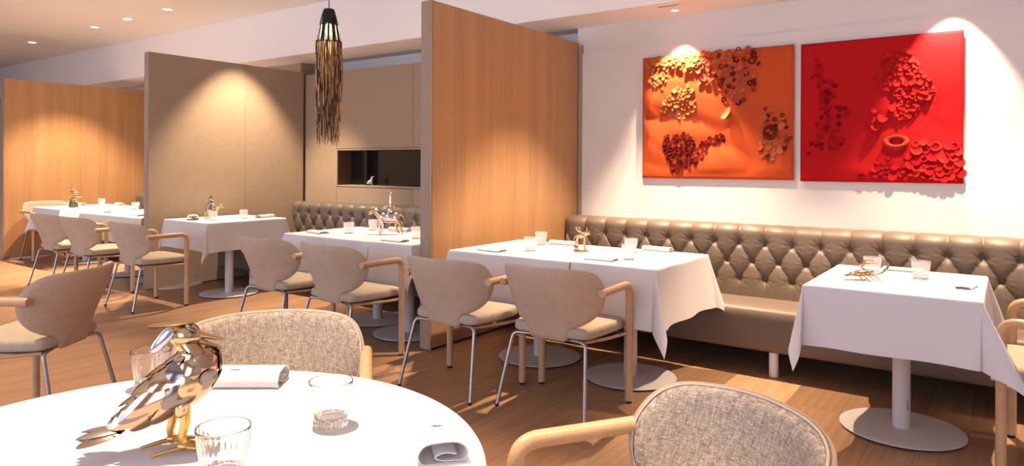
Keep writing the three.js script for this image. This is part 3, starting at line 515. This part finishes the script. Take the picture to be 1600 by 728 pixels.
// silver horse and rider
{
  const o = thing('horse_rider_figure', 'tall silver horse and rider figure in front of the niche', 'sculpture', [-3.30, TY + .001, 1.69], .622 + PI);
  obj('horse_body', merge([ell(.075, .040, .036, 0, .135, 0, .05), ell(.040, .044, .034, .055, .140, 0), ell(.040, .046, .036, -.055, .140, 0)]), M.silver, o);
  obj('neck', taper([[.07, .15, 0], [.105, .185, 0], [.125, .200, 0]], .032, .022, 12, 10), M.bronze, o);
  obj('head', merge([ell(.038, .018, .016, .145, .190, 0, -.75), ell(.006, .012, .004, .118, .222, .008), ell(.006, .012, .004, .118, .222, -.008)]), M.bronze, o);
  for (const [x, kx, fx, z] of [[.07, .085, .080, .022], [.055, .050, .065, -.022], [-.065, -.055, -.085, .022], [-.075, -.100, -.120, -.022]]) obj('leg', taper([[x, .13, z], [kx, .07, z], [fx, .002, z]], .016, .005, 16, 8), x > 0 ? M.silver : M.bronze, o);
  obj('tail', taper([[-.085, .165, 0], [-.12, .15, 0], [-.13, .09, 0]], .012, .005, 12, 8), M.bronze, o);
  obj('rider', merge([ell(.030, .036, .030, -.01, .205, 0), taper([[-.012, .225, 0], [-.014, .275, 0], [-.012, .315, 0]], .018, .011, 12, 10), ell(.016, .020, .016, -.012, .330, 0), ell(.022, .032, .014, .0, .150, .042, -.2), ell(.022, .032, .014, .0, .150, -.042, -.2), taper([[-.012, .25, .02], [-.045, .22, .035], [-.05, .20, .02]], .008, .006, 10, 8), taper([[-.012, .25, -.02], [.03, .235, -.035], [.05, .215, -.02]], .008, .006, 10, 8)]), M.silver, o);
  obj('plume', merge([0, 1, 2, 3, 4].map(k => taper([[-.012, .345, 0], [-.012 + (k - 2) * .010, .362, 0], [-.012 + (k - 2) * .018, .375 - Math.abs(k - 2) * .005, (k % 2) * .01]], .003, .002, 8, 6))), M.bronze, o);
}
// donkey rider
{
  const o = thing('donkey_rider_figure', 'dark and gold donkey rider figure on the table by the fabric divider', 'sculpture', [-5.99, TY + .001, 1.68], .622);
  obj('donkey_body', merge([ell(.06, .032, .030, .0, .085, 0), taper([[.05, .10, 0], [.085, .14, 0]], .022, .016, 8, 8), ell(.030, .014, .013, .108, .138, 0, -.6)]), M.gold, o);
  for (const s of [-1, 1]) obj('ear', taper([[.092, .155, s * .006], [.088 + s * .008, .20, s * .016]], .005, .0025, 6, 6), M.gold, o);
  for (const [x, z] of [[-.045, .018], [-.035, -.018], [.04, .018], [.05, -.018]]) obj('leg', taper([[x, .08, z], [x - .012, .045, z], [x - .006, .002, z]], .011, .005, 10, 8), M.gold, o);
  obj('rider', merge([taper([[-.035, .10, 0], [-.015, .15, 0], [.0, .185, 0]], .028, .020, 10, 10)]), M.gunmetal, o);
  obj('rider_head', merge([ell(.020, .026, .018, .006, .208, 0), taper([[.01, .165, .02], [.045, .14, .02], [.06, .13, .01]], .008, .006, 8, 8)]), M.silver, o);
  obj('hat', lathe([[0, .250], [.012, .248], [.016, .236], [.032, .232], [.032, .229], [0, .229]], 18).rotateZ(.25).translate(.058, 0, 0), M.gunmetal, o);
}
// stacked figure of the far table
{
  const o = thing('stacked_figure', 'small gold stacked figure on a dark green base at the far table', 'sculpture', [-9.213, TY + .001, 1.72], .6);
  obj('base', lathe([[0, 0], [.055, 0], [.058, .02], [.044, .07], [.046, .09], [0, .09]], 14), M.patina, o);
  obj('body', merge([ell(.050, .026, .030, 0, .105, 0), ell(.060, .014, .030, .0, .142, 0), ell(.036, .018, .028, -.004, .172, 0), ell(.040, .020, .026, .012, .205, 0)]), M.gold, o);
  obj('head', merge([ell(.024, .024, .020, -.006, .252, 0)]), M.gold, o);
  obj('arm', merge([taper([[.03, .14, 0], [.08, .137, 0], [.115, .145, 0]], .012, .005, 8, 8), taper([[-.02, .205, 0], [-.045, .212, 0]], .012, .008, 6, 8)]), M.gold, o);
  for (const s of [-1, 1]) obj('leg', ell(.014, .030, .018, s * .045, .095, .02, s * .3), M.gold, o);
}
// little birds in the niche
for (const [l, x] of [['small silver bird figure in the dark niche', -5.32], ['silver wing tip of a figure in the niche beside the oak divider', -4.44]]) {
  const o = thing('niche_bird_figure', l, 'sculpture', [x, 1.092, .02], .3);
  obj('body', merge([ell(.022, .040, .020, 0, .055, 0, -.25), ell(.015, .016, .014, .016, .102, 0), taper([[.026, .104, 0], [.044, .110, 0]], .006, .002, 6, 6)]), M.silver, o);
  obj('wing', merge([ell(.034, .016, .004, -.022, .042, .022, .9), ell(.034, .016, .004, -.022, .042, -.022, .9)]), M.silver, o);
  for (const z of [-.01, .01]) obj('leg', taper([[.01, .03, z], [.022, .001, z]], .003, .002, 6, 6), M.silver, o);
}

// ------------------------------------------------------------------ hanging lamp
{
  const top = 2.645, o = thing('pendant_lamp', 'long black and amber fringed pendant lamp', 'pendant lamp', [-3.71, 0, 1.995]);
  obj('cord', cyl(.004, .004, CEIL - top - .01, 0, top, 0, 8), M.black, o);
  obj('canopy', lathe([[0, CEIL - .03], [.05, CEIL - .03], [.055, CEIL], [0, CEIL]], 24), M.black, o);
  const cageR = y => .040 + .066 * Math.pow(clamp((top - y) / .28), .75), slat = (a, w, y0, y1) => grid(2, 8, (s, t) => { const y = y0 + (y1 - y0) * t, r = cageR(y), b = a + (s - .5) * w / r; return [r * Math.cos(b), y, r * Math.sin(b)]; });
  const sl = []; for (let k = 0; k < 26; k++) sl.push(slat(k / 26 * 2 * PI, .0135, top, top - (k % 2 ? .10 : .14))); for (let k = 0; k < 13; k++) sl.push(slat((k + .5) / 13 * 2 * PI, (.030 - .014 * (k % 2)), top - .06, top - .285));
  const cage = obj('shade', merge(sl), new THREE.MeshStandardMaterial({ color: lin(.008, .007, .006), roughness: .8, side: THREE.DoubleSide }), o);
  for (const y of [top - .13, top - .275]) obj('hoop', new THREE.TorusGeometry(cageR(y), .0035, 6, 40).rotateX(PI / 2).translate(0, y, 0), M.black, cage);
  obj('bulb', ell(.036, .055, .036, 0, top - .17, 0, 0, 0, 0, 18), M.bulb, o); obj('socket', cyl(.018, .018, .08, 0, top - .115, 0, 14), M.black, o);
  const pl = new THREE.PointLight(new THREE.Color(1, .78, .45), L.pendant, 0, 2); pl.position.set(0, top - .17, 0); pl.castShadow = true; o.add(pl);
  // fringe: thin strands, each banded amber and black
  const pos = [], col = [], idx = [], amber = [[.62, .36, .13], [.50, .27, .09], [.75, .50, .24], [.36, .18, .06]], blk = [.010, .008, .006];
  for (let k = 0; k < 250; k++) {
    const a = rnd() * 2 * PI, rad = .106 * Math.sqrt(rr(.45, 1)), len = rr(.68, .875), w = rr(.0016, .0029), y0 = top - .27, drift = rr(-.009, .009), n = 14, cA = amber[Math.floor(rnd() * 4)]; let dark = rnd() < .5, run = 0, base;
    for (let i = 0; i < n; i++) {
      if (run-- <= 0) { dark = !dark; run = Math.floor(rr(1, dark ? 3 : 4)); }
      base = pos.length / 3; const c = dark && rnd() < .9 ? blk : cA;
      for (const t of [i / n, (i + 1) / n]) { const r = rad * (1 + .04 * Math.sin(t * 3) - .13 * t * t), cx = r * Math.cos(a) + drift * Math.sin(t * 7), cz = r * Math.sin(a) + drift * Math.cos(t * 6), y = y0 - len * t; for (let q = 0; q < 3; q++) { const b = a + q * 2 * PI / 3; pos.push(cx + w * Math.cos(b), y, cz + w * Math.sin(b)); col.push(...c); } }
      for (let q = 0; q < 3; q++) { const p = base + q, r_ = base + (q + 1) % 3; idx.push(p, p + 3, r_, r_, p + 3, r_ + 3); }
    }
  }
  const g = new THREE.BufferGeometry(); g.setAttribute('position', new THREE.Float32BufferAttribute(pos, 3)); g.setAttribute('color', new THREE.Float32BufferAttribute(col, 3)); g.setIndex(idx); g.computeVertexNormals();
  const f = obj('fringe', g, M.fringe, o); f.userData.kind = 'stuff';
}

// ------------------------------------------------------------------ the two paintings
const discGeo = (() => { // shallow curled disc, a cup of dyed felt; two variants and a ring
  const cup = (deep, ov) => { const f = k => grid(16, 5, (s, t) => { const a = s * 2 * PI, r = t; return [r * Math.cos(a) * ov, r * Math.sin(a), deep * r * r * (1 + .25 * Math.cos(2 * a)) + k]; }); const a = f(.07), b = f(0); b.index.array.reverse(); b.computeVertexNormals(); return merge([a, b]); };
  return { cup: cup(.17, .90), petal: cup(.26, .64), flat: cup(.08, .88), ring: new THREE.TorusGeometry(.78, .24, 8, 22).translate(0, 0, .2) };
})();
function painting(label, x0, x1, y0, y1, canvasMat, amp, sd) {
  const w = x1 - x0, h = y1 - y0, o = thing('relief_painting', label, 'painting', [(x0 + x1) / 2, (y0 + y1) / 2, .0215]);
  obj('stretcher', rbox(-w / 2 + .006, w / 2 - .006, -h / 2 + .006, h / 2 - .006, 0, .034, .003), canvasMat, o);
  const surf = (x, y) => { const e = Math.min(x + w / 2, w / 2 - x, y + h / 2, h / 2 - y), k = smooth(0, .10, e); const a = vnoise(x * 2.2 + y * 3.1 + sd, y * 2.4 - x * 1.2, sd), b = vnoise(x * 7 + y * 9 + sd, y * 5 - x * 3, sd + 1); return .040 + amp * k * ((Math.abs(a - .5) * 2) * .9 + .22 * b) - .014 * (1 - smooth(0, .010, e)); };
  obj('canvas', grid(90, 80, (s, t) => { const x = -w / 2 + w * s, y = -h / 2 + h * t; return [x, y, surf(x, y)]; }, (s, t) => [s * w, t * h]), canvasMat, o);
  return { o, w, h, surf };
}
function disc(P, u, v, r, kind, mat, tilt = .5, spin = null) {   // u, v from the top left corner, 0..1
  const x = -P.w / 2 + u * P.w, y = P.h / 2 - v * P.h, m = obj(kind === 'ring' ? 'felt_ring' : 'felt_disc', discGeo[kind], mat, P.o); m.position.set(x, y, P.surf(x, y) + r * (kind === 'ring' ? .10 : .20)); m.scale.set(r, r, r * (kind === 'ring' ? .8 : 1)); m.rotation.set(-tilt * rr(.3, 1), rr(-.35, .35), spin ?? rr(-.6, .6)); return m;
}
function cluster(P, poly, n, r0, r1, kinds, mats, tilt, minD = .8) {   // fill a polygon with discs, larger first, loosely packed
  const inside = (x, y) => { let c = false; for (let i = 0, j = poly.length - 1; i < poly.length; j = i++) { const [a, b] = poly[i], [d, e] = poly[j]; if ((b > y) !== (e > y) && x < (d - a) * (y - b) / (e - b) + a) c = !c; } return c; };
  const xs = poly.map(p => p[0]), ys = poly.map(p => p[1]), done = []; let tries = 0;
  while (done.length < n && tries++ < n * 60) { const u = rr(Math.min(...xs), Math.max(...xs)), v = rr(Math.min(...ys), Math.max(...ys)); if (!inside(u, v)) continue; const r = r0 + (r1 - r0) * Math.pow(rnd(), 1.6); if (done.some(d => Math.hypot((d[0] - u) * P.w, (d[1] - v) * P.h) < minD * (d[2] + r))) continue; done.push([u, v, r]); disc(P, u, v, r, kinds[Math.floor(rnd() * kinds.length)], mats[Math.floor(rnd() * mats.length)], tilt); }
}
const felt = (r, g, b) => phys(lin(r, g, b), .95, { specularIntensity: 0 });
{
  const canvas = phys(lin(.50, .078, .022), .9, { specularIntensity: .2, bumpMap: linenBump, bumpScale: .0002 }), P = painting('orange fabric relief painting with clusters of felt discs, left one', -1.757, -.455, 1.234, 2.316, canvas, .038, 3);
  const pale = [felt(.45, .13, .042), felt(.42, .105, .032), felt(.48, .155, .055)], redo = [felt(.58, .09, .04), felt(.52, .13, .05), felt(.45, .07, .04)], dark = [felt(.085, .007, .007), felt(.12, .012, .010), felt(.06, .005, .006)], mixed = [...redo, felt(.22, .03, .02), felt(.40, .11, .05), felt(.15, .02, .016)];
  const q = (x, y) => { const u = (x - 70) / 635; return [u, (y - (135 - 53 * u)) / (505 + 65 * u)]; }, poly = a => a.map(p => q(...p));
  cluster(P, poly([[90, 140], [185, 135], [200, 200], [165, 275], [110, 245], [88, 190]]), 34, .016, .032, ['cup', 'petal', 'flat'], pale, .5, .7);
  cluster(P, poly([[200, 135], [330, 118], [325, 190], [290, 195], [240, 185], [205, 175]]), 24, .017, .032, ['cup', 'petal'], pale, .5, .7);
  cluster(P, poly([[320, 115], [400, 112], [398, 200], [375, 245], [330, 250], [315, 180]]), 22, .022, .040, ['petal', 'cup'], redo, .5, .65);
  cluster(P, poly([[395, 105], [545, 95], [578, 130], [560, 270], [500, 330], [455, 300], [415, 262], [392, 200]]), 85, .017, .033, ['cup', 'flat', 'cup', 'cup', 'ring'], mixed, .4, .66);
  for (const [x, y] of [[486, 147], [525, 205], [541, 243], [421, 248], [435, 312], [494, 326], [555, 125]]) disc(P, ...q(x, y), .024, 'ring', dark[0], .3);
  disc(P, ...q(450, 372), .058, 'petal', felt(.60, .24, .10), .5, -.5);
  cluster(P, poly([[175, 330], [215, 262], [295, 250], [318, 300], [316, 355], [275, 388], [205, 378], [168, 360]]), 58, .017, .032, ['cup', 'petal', 'flat'], pale, .5, .64);
  cluster(P, poly([[182, 470], [215, 450], [290, 458], [320, 500], [350, 490], [420, 455], [440, 470], [430, 500], [380, 515], [345, 550], [315, 590], [260, 605], [215, 615], [185, 540]]), 90, .016, .027, ['cup', 'cup', 'flat'], dark, .35, .70);
  disc(P, ...q(216, 592), .034, 'cup', dark[1], .3); disc(P, ...q(236, 612), .026, 'petal', dark[1], .3); disc(P, ...q(256, 600), .026, 'petal', dark[0], .3);
  cluster(P, poly([[590, 350], [640, 355], [690, 400], [700, 470], [680, 520], [640, 560], [585, 555], [582, 500], [590, 430]]), 52, .017, .031, ['cup', 'flat', 'cup', 'ring'], mixed, .35, .70);
  disc(P, ...q(622, 452), .062, 'ring', felt(.16, .02, .016), .2);
}
{
  const canvas = phys(lin(.42, .009, .012), .9, { specularIntensity: .2, bumpMap: linenBump, bumpScale: .0002 }), P = painting('red fabric relief painting with felt discs and a large ring, right one', -.405, .674, 1.228, 2.307, canvas, .012, 8);
  const q = (x, y) => { const u = (x - 30) / 660; return [u, (y - (100 - 52 * u)) / (555 + 69 * u)]; }, poly = a => a.map(p => q(...p));
  const red = [felt(.44, .016, .014), felt(.40, .012, .012), felt(.47, .022, .017)], deep = [felt(.36, .010, .018), felt(.28, .010, .016), felt(.20, .006, .012)];
  cluster(P, poly([[75, 200], [105, 150], [125, 185], [150, 240], [200, 280], [180, 340], [255, 370], [250, 400], [205, 420], [215, 480], [230, 510], [180, 530], [100, 550], [60, 545], [100, 440], [110, 350], [130, 300], [85, 250]]), 62, .012, .028, ['flat', 'cup'], deep, .4, .75);
  cluster(P, poly([[385, 130], [490, 125], [515, 165], [540, 210], [580, 240], [585, 330], [540, 350], [520, 385], [470, 412], [415, 390], [420, 360], [450, 345], [440, 310], [375, 280], [348, 240], [380, 200]]), 125, .013, .028, ['flat', 'flat', 'cup'], red, .45, .62);
  for (const [x, y, r] of [[350, 372, .024], [345, 407, .024], [385, 402, .040], [358, 436, .042]]) disc(P, ...q(x, y), r, 'flat', red[0], .6, 0);
  { const m = disc(P, ...q(440, 500), .085, 'ring', felt(.36, .045, .025), .1, 0); m.scale.y *= .58; m.rotation.set(-.2, 0, .0); const s = disc(P, ...q(303, 635), .034, 'ring', deep[2], .1, 0); s.scale.y *= .5; }
  cluster(P, poly([[500, 510], [560, 500], [640, 505], [690, 530], [685, 650], [560, 648], [500, 635], [480, 560]]), 44, .028, .054, ['cup', 'cup', 'flat', 'ring'], [...red, deep[0]], .45, .60);
  cluster(P, poly([[345, 600], [370, 565], [410, 560], [430, 600], [490, 590], [500, 640], [380, 645], [345, 635]]), 18, .020, .038, ['cup', 'flat'], [red[1], deep[0], deep[1]], .6, .7);
}

renderer.render(scene, camera);
